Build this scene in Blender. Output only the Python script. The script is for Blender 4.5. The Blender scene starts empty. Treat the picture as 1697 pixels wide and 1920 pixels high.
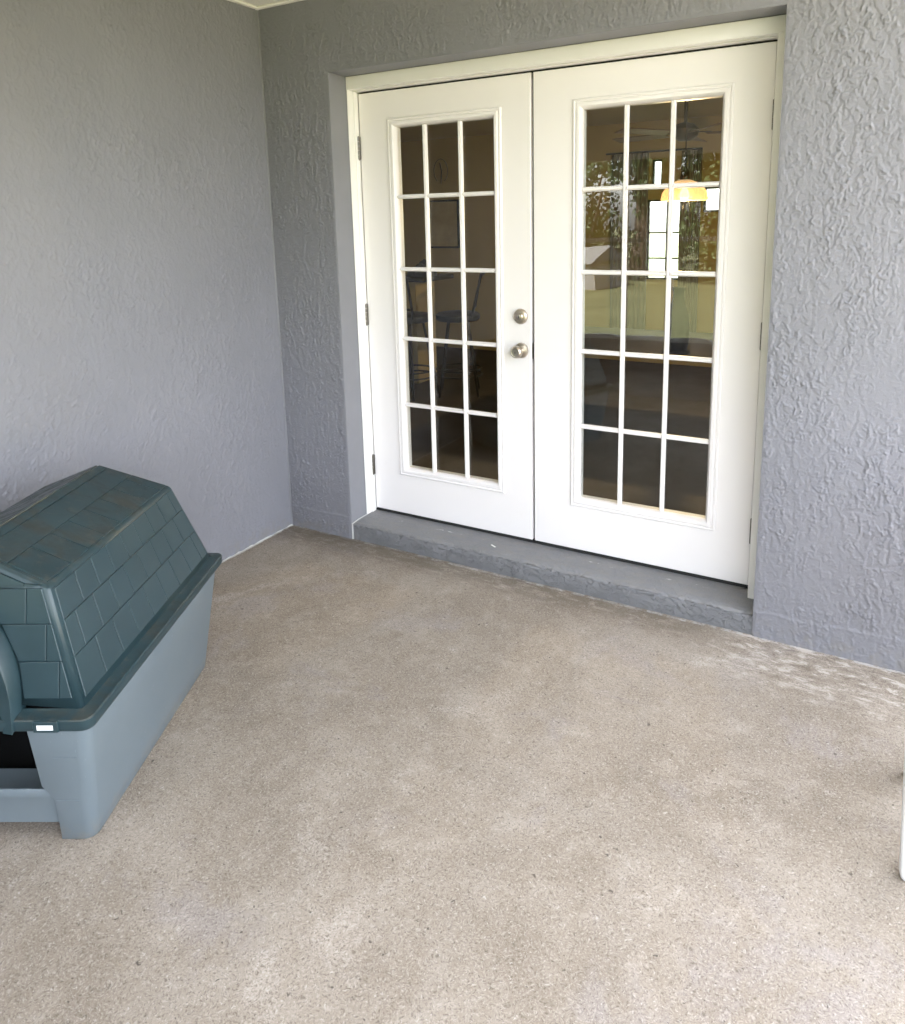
import bpy, bmesh, math, random
import numpy as np
from mathutils import Vector, Matrix
R = math.radians
random.seed(7)
scene = bpy.context.scene
col = scene.collection

# ------------------------------------------------------------------ camera
cam_d = bpy.data.cameras.new('camera')
cam = bpy.data.objects.new('camera', cam_d); col.objects.link(cam)
cam.location = (2.55007, -2.61816, 1.50949)
cam.rotation_euler = (1.38744, 0.0184, 0.50597)
cam_d.sensor_fit = 'HORIZONTAL'; cam_d.sensor_width = 36.0
cam_d.lens = 1364.28 / 1697 * 36
cam_d.shift_x = -0.02344; cam_d.shift_y = -0.1705
cam_d.clip_start = 0.02; cam_d.clip_end = 2000
scene.camera = cam

# ------------------------------------------------------------------ sky, sun, exposure
SUN_EL, SUN_AZ = R(66), R(-24)          # azimuth from +Y, clockwise
world = bpy.data.worlds.new('World'); scene.world = world; world.use_nodes = True
wn = world.node_tree.nodes; wl = world.node_tree.links
sky = wn.new('ShaderNodeTexSky'); sky.sky_type = 'NISHITA'; sky.sun_disc = False
sky.sun_elevation = SUN_EL; sky.sun_rotation = SUN_AZ
sky.air_density = 1.0; sky.dust_density = 2.5; sky.ozone_density = 1.0
bg = wn['Background']; bg.inputs['Strength'].default_value = 0.15
hz = wn.new('ShaderNodeHueSaturation'); hz.inputs['Saturation'].default_value = 0.30   # thin white overcast veil
wl.new(sky.outputs[0], hz.inputs['Color']); wl.new(hz.outputs[0], bg.inputs['Color'])
sun_d = bpy.data.lights.new('sun', 'SUN'); sun_d.energy = 4.5; sun_d.angle = R(0.53); sun_d.color = (1.0, 0.95, 0.87)
sun = bpy.data.objects.new('sun', sun_d); col.objects.link(sun)
sv = Vector((math.sin(SUN_AZ) * math.cos(SUN_EL), math.cos(SUN_AZ) * math.cos(SUN_EL), math.sin(SUN_EL)))
sun.rotation_euler = (-sv).to_track_quat('-Z', 'Y').to_euler(); sun.location = sv * 40
scene.view_settings.view_transform = 'Standard'; scene.view_settings.look = 'None'
scene.view_settings.gamma = 1.0; scene.view_settings.use_curve_mapping = False
scene.view_settings.exposure = 3.85
scene.cycles.use_denoising = True
scene.cycles.max_bounces = 10; scene.cycles.diffuse_bounces = 5; scene.cycles.transparent_max_bounces = 24
scene.cycles.caustics_reflective = False; scene.cycles.caustics_refractive = False
scene.cycles.use_adaptive_sampling = True; scene.cycles.adaptive_threshold = .02
scene.cycles.sample_clamp_indirect = 8.0

# ------------------------------------------------------------------ material helpers
class NT:
    def __init__(s, name):
        s.m = bpy.data.materials.new(name); s.m.use_nodes = True
        s.n = s.m.node_tree.nodes; s.l = s.m.node_tree.links
        s.p = s.n['Principled BSDF']; s.out = s.n['Material Output']
        s.tc = s.n.new('ShaderNodeTexCoord')
    def set(s, sock, v):
        if hasattr(v, 'node') or isinstance(v, bpy.types.NodeSocket): s.l.new(v, sock)
        else: sock.default_value = v
    def mapping(s, scale=(1, 1, 1), loc=(0, 0, 0), rot=(0, 0, 0), src=None):
        k = s.n.new('ShaderNodeMapping'); s.l.new(src or s.tc.outputs['Object'], k.inputs[0])
        k.inputs['Scale'].default_value = scale; k.inputs['Location'].default_value = loc; k.inputs['Rotation'].default_value = rot
        return k.outputs[0]
    def noise(s, vec, scale, detail=3, rough=.5, dist=0.0, color=False):
        k = s.n.new('ShaderNodeTexNoise'); s.l.new(vec, k.inputs['Vector'])
        k.inputs['Scale'].default_value = scale; k.inputs['Detail'].default_value = detail
        k.inputs['Roughness'].default_value = rough; k.inputs['Distortion'].default_value = dist
        return k.outputs['Color' if color else 'Fac']
    def vor(s, vec, scale, feature='F1', rnd=1.0):
        k = s.n.new('ShaderNodeTexVoronoi'); s.l.new(vec, k.inputs['Vector']); k.feature = feature
        k.inputs['Scale'].default_value = scale; k.inputs['Randomness'].default_value = rnd
        return k.outputs['Distance']
    def math(s, op, a, b=0.0, c=0.0, clamp=False):
        k = s.n.new('ShaderNodeMath'); k.operation = op; k.use_clamp = clamp
        for i, v in enumerate((a, b, c)): s.set(k.inputs[i], v)
        return k.outputs[0]
    def ramp(s, fac, stops, interp='LINEAR'):
        k = s.n.new('ShaderNodeValToRGB'); s.l.new(fac, k.inputs[0]); k.color_ramp.interpolation = interp
        e = k.color_ramp.elements
        while len(e) < len(stops): e.new(0.5)
        for i, (p, c) in enumerate(stops):
            e[i].position = p
            e[i].color = (c, c, c, 1) if isinstance(c, (int, float)) else (*c, 1)
        return k.outputs[0]
    def step(s, v, a, b):
        k = s.n.new('ShaderNodeMapRange'); k.interpolation_type = 'SMOOTHSTEP'; s.l.new(v, k.inputs[0])
        k.inputs[1].default_value = a; k.inputs[2].default_value = b
        return k.outputs[0]
    def mix(s, fac, a, b, blend='MIX'):
        k = s.n.new('ShaderNodeMix'); k.data_type = 'RGBA'; k.blend_type = blend
        s.set(k.inputs[0], fac)
        for i, v in ((6, a), (7, b)):
            if isinstance(v, tuple): v = (*v, 1) if len(v) == 3 else v
            s.set(k.inputs[i], v)
        return k.outputs[2]
    def bump(s, h, strength=1.0, dist=0.003, normal=None):
        k = s.n.new('ShaderNodeBump'); s.l.new(h, k.inputs['Height'])
        k.inputs['Strength'].default_value = strength; k.inputs['Distance'].default_value = dist
        if normal: s.l.new(normal, k.inputs['Normal'])
        s.l.new(k.outputs[0], s.p.inputs['Normal']); return k.outputs[0]
    def sep(s, vec=None):
        k = s.n.new('ShaderNodeSeparateXYZ'); s.l.new(vec or s.tc.outputs['Object'], k.inputs[0]); return k.outputs
    def base(s, c):
        if isinstance(c, tuple): s.p.inputs['Base Color'].default_value = (*c, 1)
        else: s.l.new(c, s.p.inputs['Base Color'])
    def rough(s, v): s.set(s.p.inputs['Roughness'], v)
    def spec(s, v): s.p.inputs['Specular IOR Level'].default_value = v

def stucco(name, sxyz, strength, seed, colour=(0.207, 0.209, 0.236)):
    t = NT(name)
    v = t.mapping(sxyz, (seed, seed * 1.7, seed * .6))
    grain = t.math('ADD', t.noise(v, 190, 4, .7), t.math('MULTIPLY', t.noise(v, 60, 3, .6), .8))
    t.bump(grain, strength, .0016)
    tone = t.noise(t.mapping((1, 1, .6)), 1.7, 4, .6)
    cc = t.ramp(tone, [(.3, tuple(x * .93 for x in colour)), (.7, tuple(x * 1.06 for x in colour))])
    dirt = t.step(t.noise(t.mapping(), 6, 6, .7), .62, .80)
    cc = t.mix(t.math('MULTIPLY', dirt, .16), cc, (.20, .19, .17))
    # splash of grime just above the slab
    z = t.sep()[2]
    low = t.math('MULTIPLY', t.math('SUBTRACT', 1, t.step(z, .01, .10)), t.step(t.noise(t.mapping(), 18, 4, .7), .42, .62))
    cc = t.mix(t.math('MULTIPLY', low, .35), cc, (.22, .20, .17))
    t.base(cc); t.rough(.62); t.spec(.35)
    return t.m

def simple(name, c, rough=.5, metal=0.0, spec=.5, bump=None, var=0.0, vscale=4):
    t = NT(name)
    if var:
        f = t.noise(t.mapping(), vscale, 5, .6)
        t.base(t.ramp(f, [(.3, tuple(x * (1 - var) for x in c)), (.7, tuple(min(1, x * (1 + var)) for x in c))]))
    else: t.base(c)
    t.rough(rough); t.p.inputs['Metallic'].default_value = metal; t.spec(spec)
    if bump: t.bump(t.noise(t.mapping(), bump[0], 3, .6), bump[1], bump[2])
    return t.m

def white_paint(name, c=(.82, .795, .80)):
    t = NT(name)
    grain = t.noise(t.mapping((60, 60, 3)), 4, 3, .6)
    t.bump(grain, .12, .0006)
    smudge = t.step(t.noise(t.mapping((1, 1, 1), (4, 1, 2)), 7, 6, .7), .60, .82)
    t.base(t.mix(t.math('MULTIPLY', smudge, .20), c, (.58, .55, .48)))
    t.rough(t.ramp(t.noise(t.mapping(), 3, 3), [(.3, .32), (.7, .46)]))
    return t.m

def glass_mat(name, f0):
    t = NT(name); t.n.remove(t.p)
    g = t.n.new('ShaderNodeNewGeometry')
    d = t.n.new('ShaderNodeVectorMath'); d.operation = 'DOT_PRODUCT'
    t.l.new(g.outputs['Incoming'], d.inputs[0]); t.l.new(g.outputs['Normal'], d.inputs[1])
    k = t.math('SUBTRACT', 1, t.math('ABSOLUTE', d.outputs['Value']), clamp=True)
    f = t.math('MULTIPLY_ADD', t.math('POWER', k, 5), 1 - f0, f0)
    tr = t.n.new('ShaderNodeBsdfTransparent'); tr.inputs[0].default_value = (.93, .95, .94, 1)
    gl = t.n.new('ShaderNodeBsdfGlossy'); gl.inputs['Roughness'].default_value = 0.004
    wob = t.n.new('ShaderNodeBump'); t.l.new(t.noise(t.mapping(), 3.5, 1), wob.inputs['Height'])
    wob.inputs['Strength'].default_value = .25; wob.inputs['Distance'].default_value = .004
    t.l.new(wob.outputs[0], gl.inputs['Normal'])
    mx = t.n.new('ShaderNodeMixShader'); t.l.new(f, mx.inputs[0]); t.l.new(tr.outputs[0], mx.inputs[1]); t.l.new(gl.outputs[0], mx.inputs[2])
    t.l.new(mx.outputs[0], t.out.inputs[0])
    return t.m

def emit(name, c, s):
    t = NT(name); t.base(c); t.p.inputs['Emission Color'].default_value = (*c, 1); t.p.inputs['Emission Strength'].default_value = s
    return t.m

def amber():
    t = NT('amber_glass'); t.base((.12, .08, .04)); t.rough(.35)
    t.p.inputs['Emission Color'].default_value = (1.0, .76, .46, 1); t.p.inputs['Emission Strength'].default_value = .056
    tr = t.n.new('ShaderNodeBsdfTransparent'); tr.inputs[0].default_value = (1, .85, .6, 1)
    mx = t.n.new('ShaderNodeMixShader'); mx.inputs[0].default_value = .45
    t.l.new(t.p.outputs[0], mx.inputs[1]); t.l.new(tr.outputs[0], mx.inputs[2]); t.l.new(mx.outputs[0], t.out.inputs[0])
    return t.m
def concrete():
    t = NT('patio_concrete')
    v = t.mapping()
    big = t.noise(v, 1.5, 9, .74, .35)
    mid = t.noise(t.mapping((1, 1, 1), (3, 7, 0)), 7.5, 9, .76, .3)
    base = t.ramp(big, [(.36, (.222, .186, .148)), (.50, (.268, .227, .184)), (.64, (.322, .279, .235))])
    base = t.mix(t.math('MULTIPLY', t.step(mid, .46, .72), .60), base, (.40, .350, .300))
    base = t.mix(t.math('MULTIPLY', t.step(t.noise(t.mapping((1, 1, 1), (11, 3, 0)), 4.2, 9, .76, .3), .54, .70), .36), base, (.170, .143, .113))
    # cool pinkish-grey worn areas
    base = t.mix(t.math('MULTIPLY', t.step(t.noise(t.mapping((1, 1, 1), (2, 19, 0)), 1.9, 8, .72, .4), .52, .64), .55), base, (.295, .262, .252))
    # broom/aggregate speckle: short curly strokes, light and dark
    warp = t.noise(v, 30, 2, .5, 0, True)
    vv = t.n.new('ShaderNodeVectorMath'); vv.operation = 'MULTIPLY_ADD'
    t.l.new(warp, vv.inputs[0]); vv.inputs[1].default_value = (.03, .03, .03); t.l.new(v, vv.inputs[2])
    s1 = t.noise(vv.outputs[0], 190, 4, .72, .4)
    s2 = t.noise(t.mapping((1, 1, 1), (5, 5, 5), src=vv.outputs[0]), 190, 2, .6, .8)
    base = t.mix(t.math('MULTIPLY', t.step(s1, .53, .64), .45), base, (.48, .43, .385))
    base = t.mix(t.math('MULTIPLY', t.step(t.math('SUBTRACT', 1, s1), .53, .64), .60), base, (.095, .08, .066))
    base = t.mix(t.math('MULTIPLY', t.step(s2, .60, .70), .55), base, (.54, .50, .46))
    pit = t.step(t.noise(t.mapping((1, 1, 1), (8, 1, 3)), 75, 2, .5, .5), .69, .74)
    base = t.mix(t.math('MULTIPLY', pit, .75), base, (.07, .06, .05))
    # pale laitance patches
    lat = t.math('MULTIPLY', t.step(t.noise(t.mapping((1, 1, 1), (1, 4, 9)), 2.6, 7, .72, .8), .57, .70), t.step(s1, .40, .60))
    base = t.mix(t.math('MULTIPLY', lat, .55), base, (.52, .475, .44))
    # overspray of wall paint along the walls and darker brown towards the corner
    x, y, z = t.sep()
    n = t.noise(t.mapping((1, 1, 1), (0, 0, 2)), 22, 4, .7)
    wob = t.math('MULTIPLY', n, .022)
    edge = t.math('MAXIMUM', t.math('SUBTRACT', 1, t.step(t.math('SUBTRACT', x, wob), .001, .006)), 0)
    base = t.mix(t.math('MULTIPLY', edge, .75), base, (.60, .59, .57))
    edge2 = t.math('MULTIPLY', t.step(t.math('ADD', y, wob), -.004, .001), t.step(n, .42, .55))
    base = t.mix(t.math('MULTIPLY', edge2, .6), base, (.55, .55, .56))
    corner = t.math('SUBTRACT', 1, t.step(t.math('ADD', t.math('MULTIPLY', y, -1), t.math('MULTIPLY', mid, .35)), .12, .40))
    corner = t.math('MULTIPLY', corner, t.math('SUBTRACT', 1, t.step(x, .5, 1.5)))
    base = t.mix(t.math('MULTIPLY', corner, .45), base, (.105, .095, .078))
    # scraped pale marks beside the wall right of the step, brown stain along the step
    wv = t.noise(t.mapping((1, 2.6, 1), (6, 2, 0)), 13, 6, .72, .6)
    near = t.math('MULTIPLY', t.step(t.math('ADD', y, t.math('MULTIPLY', mid, .3)), -.22, .04), t.step(x, 1.95, 2.3))
    base = t.mix(t.math('MULTIPLY', near, t.math('MULTIPLY', t.step(wv, .50, .62), .72)), base, (.60, .545, .50))
    base = t.mix(t.math('MULTIPLY', near, t.math('MULTIPLY', t.math('SUBTRACT', 1, t.step(wv, .36, .47)), .6)), base, (.13, .105, .085))
    stn = t.math('MULTIPLY', t.step(t.math('ADD', y, t.math('MULTIPLY', mid, .22)), -.10, .06), t.step(wv, .36, .56))
    base = t.mix(t.math('MULTIPLY', stn, t.math('MULTIPLY', t.math('SUBTRACT', 1, near), .55)), base, (.125, .102, .078))
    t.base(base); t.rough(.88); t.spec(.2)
    h = t.math('ADD', t.math('MULTIPLY', s1, .9), t.math('ADD', t.math('MULTIPLY', s2, .4), t.math('MULTIPLY', mid, .8)))
    t.bump(t.math('SUBTRACT', h, t.math('MULTIPLY', pit, .5)), .55, .0035)
    return t.m

def roof_plastic():
    t = NT('green_plastic')
    g = t.n.new('ShaderNodeNewGeometry')
    up = t.sep(g.outputs['Normal'])[2]
    c = t.ramp(t.noise(t.mapping(), 8, 5, .6), [(.3, (.0150, .034, .042)), (.7, (.0205, .043, .052))])
    dirt = t.math('MULTIPLY', t.step(t.noise(t.mapping((1, 1.6, 1)), 9, 7, .72, .5), .44, .66), t.step(up, .5, .85))
    c = t.mix(t.math('MULTIPLY', dirt, .52), c, (.046, .039, .027))
    dust = t.math('MULTIPLY', t.step(t.noise(t.mapping((1, 1, 1), (4, 4, 1)), 30, 6, .75), .52, .72), t.step(up, .25, .9))
    c = t.mix(t.math('MULTIPLY', dust, .4), c, (.11, .10, .08))
    t.base(c); t.rough(t.math('ADD', t.math('MULTIPLY', dirt, .25), t.ramp(t.noise(t.mapping(), 6, 2), [(.3, .33), (.7, .38)])))
    t.bump(t.noise(t.mapping(), 220, 3, .6), .12, .0012)
    return t.m

def base_plastic():
    t = NT('blue_grey_plastic')
    c = t.ramp(t.noise(t.mapping(), 5, 5, .6), [(.3, (.122, .153, .176)), (.7, (.136, .168, .190))])
    scuff = t.step(t.noise(t.mapping((5, 1, 1)), 34, 5, .7), .66, .74)
    c = t.mix(t.math('MULTIPLY', scuff, .25), c, (.40, .43, .46))
    z = t.sep()[2]
    low = t.math('MULTIPLY', t.math('SUBTRACT', 1, t.step(z, .0, .07)), t.step(t.noise(t.mapping(), 24, 5, .7), .40, .66))
    c = t.mix(t.math('MULTIPLY', low, .5), c, (.20, .185, .155))
    t.base(c); t.rough(.42); t.bump(t.noise(t.mapping(), 260, 3, .6), .10, .001)
    return t.m

def step_paint():
    t = NT('step_paint')
    x, y, z = t.sep()
    c = t.ramp(t.noise(t.mapping(), 5, 5, .65), [(.3, (.185, .188, .202)), (.7, (.225, .228, .242))])
    top = t.step(z, .070, .078)
    dust = t.math('MULTIPLY', top, t.step(t.noise(t.mapping((1, 2, 1)), 14, 6, .7), .38, .68))
    c = t.mix(t.math('MULTIPLY', dust, .45), c, (.25, .235, .215))
    nz = t.noise(t.mapping((1, 3, 3)), 26, 5, .7)
    edge = t.math('MULTIPLY', t.math('SUBTRACT', 1, t.step(t.math('ABSOLUTE', t.math('SUBTRACT', y, .012)), .002, .010)), top)
    c = t.mix(t.math('MULTIPLY', edge, t.math('MULTIPLY', t.math('MULTIPLY', t.step(nz, .54, .60), t.step(t.noise(t.mapping((1, 0, 0)), 5, 2), .48, .56)), .85)), c, (.66, .66, .65))
    t.base(c); t.rough(.6)
    v = t.mapping((1, 1, 1.4))
    a = t.step(t.noise(v, 40, 3, .6, .4), .50, .55); f = t.noise(v, 150, 4, .7)
    front = t.math('SUBTRACT', 1, t.math('MULTIPLY', top, .82))
    t.bump(t.math('MULTIPLY', t.math('ADD', t.math('MULTIPLY', a, .9), t.math('MULTIPLY', f, .6)), front), 1.0, .011)
    return t.m

M = {}
M['stucco_back'] = stucco('stucco_door_wall', (1, 1, .7), .6, 1.3)
M['stucco_left'] = stucco('stucco_side_wall', (1, 1, .7), .6, 5.1)
M['reveal'] = simple('smooth_reveal_paint', (.215, .218, .240), .55, bump=(60, .25, .0015), var=.05)
M['white'] = white_paint('white_door_paint')
M['trim'] = white_paint('white_trim_paint', (.82, .81, .79))
M['glass'] = glass_mat('pane_glass', .055)
M['winglass'] = glass_mat('window_glass', .04)
M['nickel'] = simple('satin_nickel', (.56, .50, .43), .28, 1.0, bump=(400, .1, .0005))
M['hinge'] = simple('hinge_steel', (.15, .14, .125), .45, 1.0, var=.25, vscale=90)
M['dark'] = simple('dark_rubber', (.018, .018, .018), .8)
M['concrete'] = concrete()
M['step'] = step_paint()
M['ceiling'] = simple('ceiling_white', (.82, .81, .79), .8, bump=(80, .3, .002))
M['alu'] = simple('white_aluminium', (.70, .70, .68), .4)
M['green'] = roof_plastic()
M['bluegrey'] = base_plastic()
M['label'] = simple('white_sticker', (.80, .81, .83), .5)
M['bucket'] = simple('white_plastic', (.80, .81, .82), .35, var=.03)
M['steel'] = simple('galvanised_wire', (.45, .45, .45), .4, 1.0)
M['chip'] = simple('paint_chip_white', (.78, .78, .76), .7)
M['kcaulk'] = simple('caulk', (.55, .55, .54), .7, bump=(90, .5, .002))

# ------------------------------------------------------------------ mesh helpers
def obj(name, bm, mat, parent=None, smooth=False, loc=None, recalc=True):
    if recalc: bmesh.ops.recalc_face_normals(bm, faces=bm.faces)
    me = bpy.data.meshes.new(name); bm.to_mesh(me); bm.free()
    if smooth:
        for p in me.polygons: p.use_smooth = True
    return link(name, me, mat, parent, loc)
def link(name, me, mat, parent=None, loc=None):
    if mat and not me.materials: me.materials.append(mat)
    o = bpy.data.objects.new(name, me); col.objects.link(o)
    if parent is not None: o.parent = parent
    if loc is not None: o.location = loc
    return o
def autosmooth(o, ang=35):
    me = o.data
    for p in me.polygons: p.use_smooth = True
    me.set_sharp_from_angle(angle=R(ang)); return o
def empty(name, loc=(0, 0, 0), rz=0.0):
    o = bpy.data.objects.new(name, None); col.objects.link(o); o.location = loc; o.rotation_euler = (0, 0, rz)
    o.empty_display_size = .05; return o
def tag(o, label=None, cat=None, group=None, kind=None):
    if label: o['label'] = label
    if cat: o['category'] = cat
    if group: o['group'] = group
    if kind: o['kind'] = kind
    return o
def box(bm, x0, x1, y0, y1, z0, z1, bev=0.0, seg=1):
    r = bmesh.ops.create_cube(bm, size=1.0); vs = r['verts']
    for v in vs:
        v.co = Vector((x0 if v.co.x < 0 else x1, y0 if v.co.y < 0 else y1, z0 if v.co.z < 0 else z1))
    if bev:
        es = list({e for v in vs for e in v.link_edges})
        bmesh.ops.bevel(bm, geom=es, offset=bev, segments=seg, profile=.5, affect='EDGES')
    return bm
def lerp(a, b, t): return a + (b - a) * t
def nbox(*a, **k): return box(bmesh.new(), *a, **k)
def rings(loops, closed=True, cap=False):
    """loops: list of equal-length vertex lists, bridged in order"""
    bm = bmesh.new(); vl = [[bm.verts.new(p) for p in L] for L in loops]; n = len(loops[0])
    rng = range(len(vl)) if closed else range(len(vl) - 1)
    for i in rng:
        a, b = vl[i], vl[(i + 1) % len(vl)]
        for j in range(n): bm.faces.new((a[j], a[(j + 1) % n], b[(j + 1) % n], b[j]))
    if cap: bm.faces.new(vl[0]); bm.faces.new(list(reversed(vl[-1])))
    return bm
def rect(x0, x1, z0, z1, y): return [(x0, y, z0), (x1, y, z0), (x1, y, z1), (x0, y, z1)]
def tube(bm, pts, r, n=8, cap=True):
    pts = [Vector(p) for p in pts]; rad = r if isinstance(r, (list, tuple)) else [r] * len(pts); prev = None; up = None
    for i, p in enumerate(pts):
        d = (pts[min(i + 1, len(pts) - 1)] - pts[max(i - 1, 0)]).normalized()
        if up is None: up = Vector((0, 0, 1)) if abs(d.z) < .9 else Vector((1, 0, 0))
        s = d.cross(up).normalized(); up = s.cross(d).normalized()
        ring = [bm.verts.new(p + (s * math.cos(2 * math.pi * k / n) + up * math.sin(2 * math.pi * k / n)) * rad[i]) for k in range(n)]
        if prev:
            for k in range(n): bm.faces.new((prev[k], prev[(k + 1) % n], ring[(k + 1) % n], ring[k]))
        elif cap: bm.faces.new(ring)
        prev = ring
    if cap: bm.faces.new(list(reversed(prev)))
    return bm
def lathe(bm, prof, n=32, axis='Z', c=(0, 0, 0)):
    c = Vector(c); prev = None
    for (r, h) in prof:
        ring = []
        for k in range(n):
            a = 2 * math.pi * k / n
            if axis == 'Z': q = Vector((r * math.cos(a), r * math.sin(a), h))
            else: q = Vector((r * math.cos(a), h, r * math.sin(a)))
            ring.append(bm.verts.new(c + q))
        if prev:
            for k in range(n): bm.faces.new((prev[k], prev[(k + 1) % n], ring[(k + 1) % n], ring[k]))
        prev = ring
    return bm

# ------------------------------------------------------------------ ground and house shell
XE, YE, H = 2.95, -3.15, 2.484          # porch: open side, front edge, ceiling height
tag(obj('lawn', nbox(-220, 220, -220, 220, -.60, -.12), NT('tmp').m), kind='structure')
t = NT('grass'); g = t.noise(t.mapping(), .55, 8, .75); g2 = t.noise(t.mapping(), 9, 4, .7)
gc = t.ramp(g, [(.32, (.040, .047, .016)), (.68, (.088, .090, .036))])
t.base(t.mix(t.math('MULTIPLY', t.step(g2, .4, .7), .5), gc, (.095, .10, .04))); t.rough(.9); t.bump(g2, .8, .03)
bpy.data.objects['lawn'].data.materials[0] = t.m
bm = nbox(-.0, XE + 3.2, YE - .12, .004, -.22, 0.0)  # slab stretched unseen past the open side to bounce light in
tag(obj('patio_floor', bm, M['concrete']), kind='structure')
tag(obj('ceiling', nbox(-.002, XE + .10, YE - .12, -.002, H, H + .06), M['ceiling']), kind='structure')

X0, X1, ZT, DY = .3887, 2.2355, 2.1647, .1894
ROOM = dict(x0=-3.2, x1=XE - .06, y0=.24, y1=4.6, h=2.44)
# trowelled stucco relief, modelled as a displaced sheet
def gnoise(u, v, seed):
    rs = np.random.RandomState(seed); ang = rs.rand(256, 256) * 2 * np.pi; gx_, gy_ = np.cos(ang), np.sin(ang)
    iu, iv = np.floor(u).astype(int), np.floor(v).astype(int); fu, fv_ = u - iu, v - iv
    w = lambda t: t * t * t * (t * (t * 6 - 15) + 10)
    def d(a, b):
        i, j = (iu + a) & 255, (iv + b) & 255
        return gx_[i, j] * (fu - a) + gy_[i, j] * (fv_ - b)
    su, sv_ = w(fu), w(fv_)
    return ((1 - su) * (1 - sv_) * d(0, 0) + su * (1 - sv_) * d(1, 0) + (1 - su) * sv_ * d(0, 1) + su * sv_ * d(1, 1)) * 1.6
def sstep(x, a, b):
    t = np.clip((x - a) / (b - a), 0, 1); return t * t * (3 - 2 * t)
def relief(u, v, seed):
    """height in 0..1 of wormy trowel ridges and pressed-flat islands"""
    wu = u + .010 * gnoise(u * 30, v * 22, seed) + .005 * gnoise(u * 90, v * 70, seed + 1)
    wv = v + .014 * gnoise(u * 26, v * 20, seed + 2)
    isl = gnoise(wu * 60, wv * 24, seed + 3) + .55 * gnoise(wu * 130, wv * 64, seed + 4)
    flat = sstep(isl, .02, .13)
    r1 = gnoise(wu * 52, wv * 17, seed + 5) + .34 * gnoise(wu * 130, wv * 75, seed + 6)
    rid = np.exp(-(r1 / .070) ** 2) * sstep(gnoise(u * 22, v * 14, seed + 7), -.10, .22)
    r2 = gnoise(wu * 96, wv * 40, seed + 8)
    rid2 = np.exp(-(r2 / .10) ** 2) * sstep(gnoise(u * 35, v * 24, seed + 9), .0, .25)
    fine = gnoise(u * 170, v * 120, seed + 10)
    amp = np.clip((.78) + .55 * gnoise(u * 3.6, v * 2.6, seed + 11) + .35 * gnoise(u * 11, v * 8, seed + 12), .18, 1.35)
    return (flat * .45 + rid * .95 + rid2 * .55 + fine * .14) * amp
def sheet(panels, step_, amp, seed, to3d, extra=None):
    """panels: (u0,u1,v0,v1) rectangles; returns verts, quads of the displaced face"""
    V, F, off = [], [], 0
    for (u0, u1, v0, v1) in panels:
        nu, nv = max(2, int(round((u1 - u0) / step_)) + 1), max(2, int(round((v1 - v0) / step_)) + 1)
        U, W_ = np.meshgrid(np.linspace(u0, u1, nu), np.linspace(v0, v1, nv), indexing='ij')
        h = relief(U + 3, W_ + 5, seed) * amp
        if extra is not None: h = h + extra(U, W_)
        V.append(to3d(U, W_, h).reshape(-1, 3))
        idx = np.arange(nu * nv).reshape(nu, nv) + off
        F.append(np.stack([idx[:-1, :-1], idx[1:, :-1], idx[1:, 1:], idx[:-1, 1:]], -1).reshape(-1, 4)); off += nu * nv
    return np.concatenate(V), np.concatenate(F)
def mesh_np(name, V, F, extra_quads, flip):
    """displaced quads plus plain backing quads, one mesh"""
    if flip: F = F[:, ::-1]
    n0 = len(V); EV = np.array([p for q in extra_quads for p in q], float).reshape(-1, 3); EF = np.arange(len(EV)).reshape(-1, 4) + n0
    V = np.concatenate([V, EV]); F = np.concatenate([F, EF]); me = bpy.data.meshes.new(name)
    me.vertices.add(len(V)); me.vertices.foreach_set('co', V.astype(np.float32).ravel())
    me.loops.add(F.size); me.loops.foreach_set('vertex_index', F.astype(np.int32).ravel())
    me.polygons.add(len(F)); me.polygons.foreach_set('loop_start', np.arange(0, F.size, 4, dtype=np.int32)); me.polygons.foreach_set('loop_total', np.full(len(F), 4, np.int32))
    sm_ = np.ones(len(F), bool); sm_[-len(EF):] = False
    me.polygons.foreach_set('use_smooth', sm_); me.update(calc_edges=True); me.validate(); return me
# door wall: face y=0, opening with reveals
def dw3(U, W_, h):
    d = np.minimum.reduce([np.maximum(np.abs(U - X0), np.maximum(W_ - ZT, 0)), np.maximum(np.abs(U - X1), np.maximum(W_ - ZT, 0)), np.maximum(np.abs(W_ - ZT), np.maximum(np.maximum(X0 - U, U - X1), 0))])
    h = h * sstep(d, .0005, .012) * sstep(U, .0, .008)
    return np.stack([U, -h, W_], -1)
def skirt(U, W_):      # smoother, slightly proud band left by the trowel at the foot of the wall
    e = W_ - .105 - .012 * gnoise(U * 9, U * 0 + .5, 77)
    return .0016 * (1 - sstep(e, -.004, .004)) + .0012 * np.exp(-(e / .006) ** 2)
V_, F_ = sheet([(0, X0, -.002, H), (X0, X1, ZT, H), (X1, 2.86, -.002, H)], .0030, .0037, 11, dw3, skirt)
th_w = .24
q_ = [[(2.86, 0, -.2), (XE, 0, -.2), (XE, 0, H), (2.86, 0, H)], [(0, th_w, -.2), (X0, th_w, -.2), (X0, th_w, H), (0, th_w, H)], [(X0, th_w, ZT), (X1, th_w, ZT), (X1, th_w, H), (X0, th_w, H)], [(X1, th_w, -.2), (XE, th_w, -.2), (XE, th_w, H), (X1, th_w, H)],
      [(0, 0, -.2), (0, th_w, -.2), (0, th_w, H), (0, 0, H)], [(XE, 0, -.2), (XE, th_w, -.2), (XE, th_w, H), (XE, 0, H)]]
dw = link('stucco_wall', mesh_np('stucco_wall', V_, F_, q_, False), M['stucco_back'])
tag(dw, 'grey stucco wall with a heavy vertical trowel texture around the white double doors', 'wall')
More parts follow.
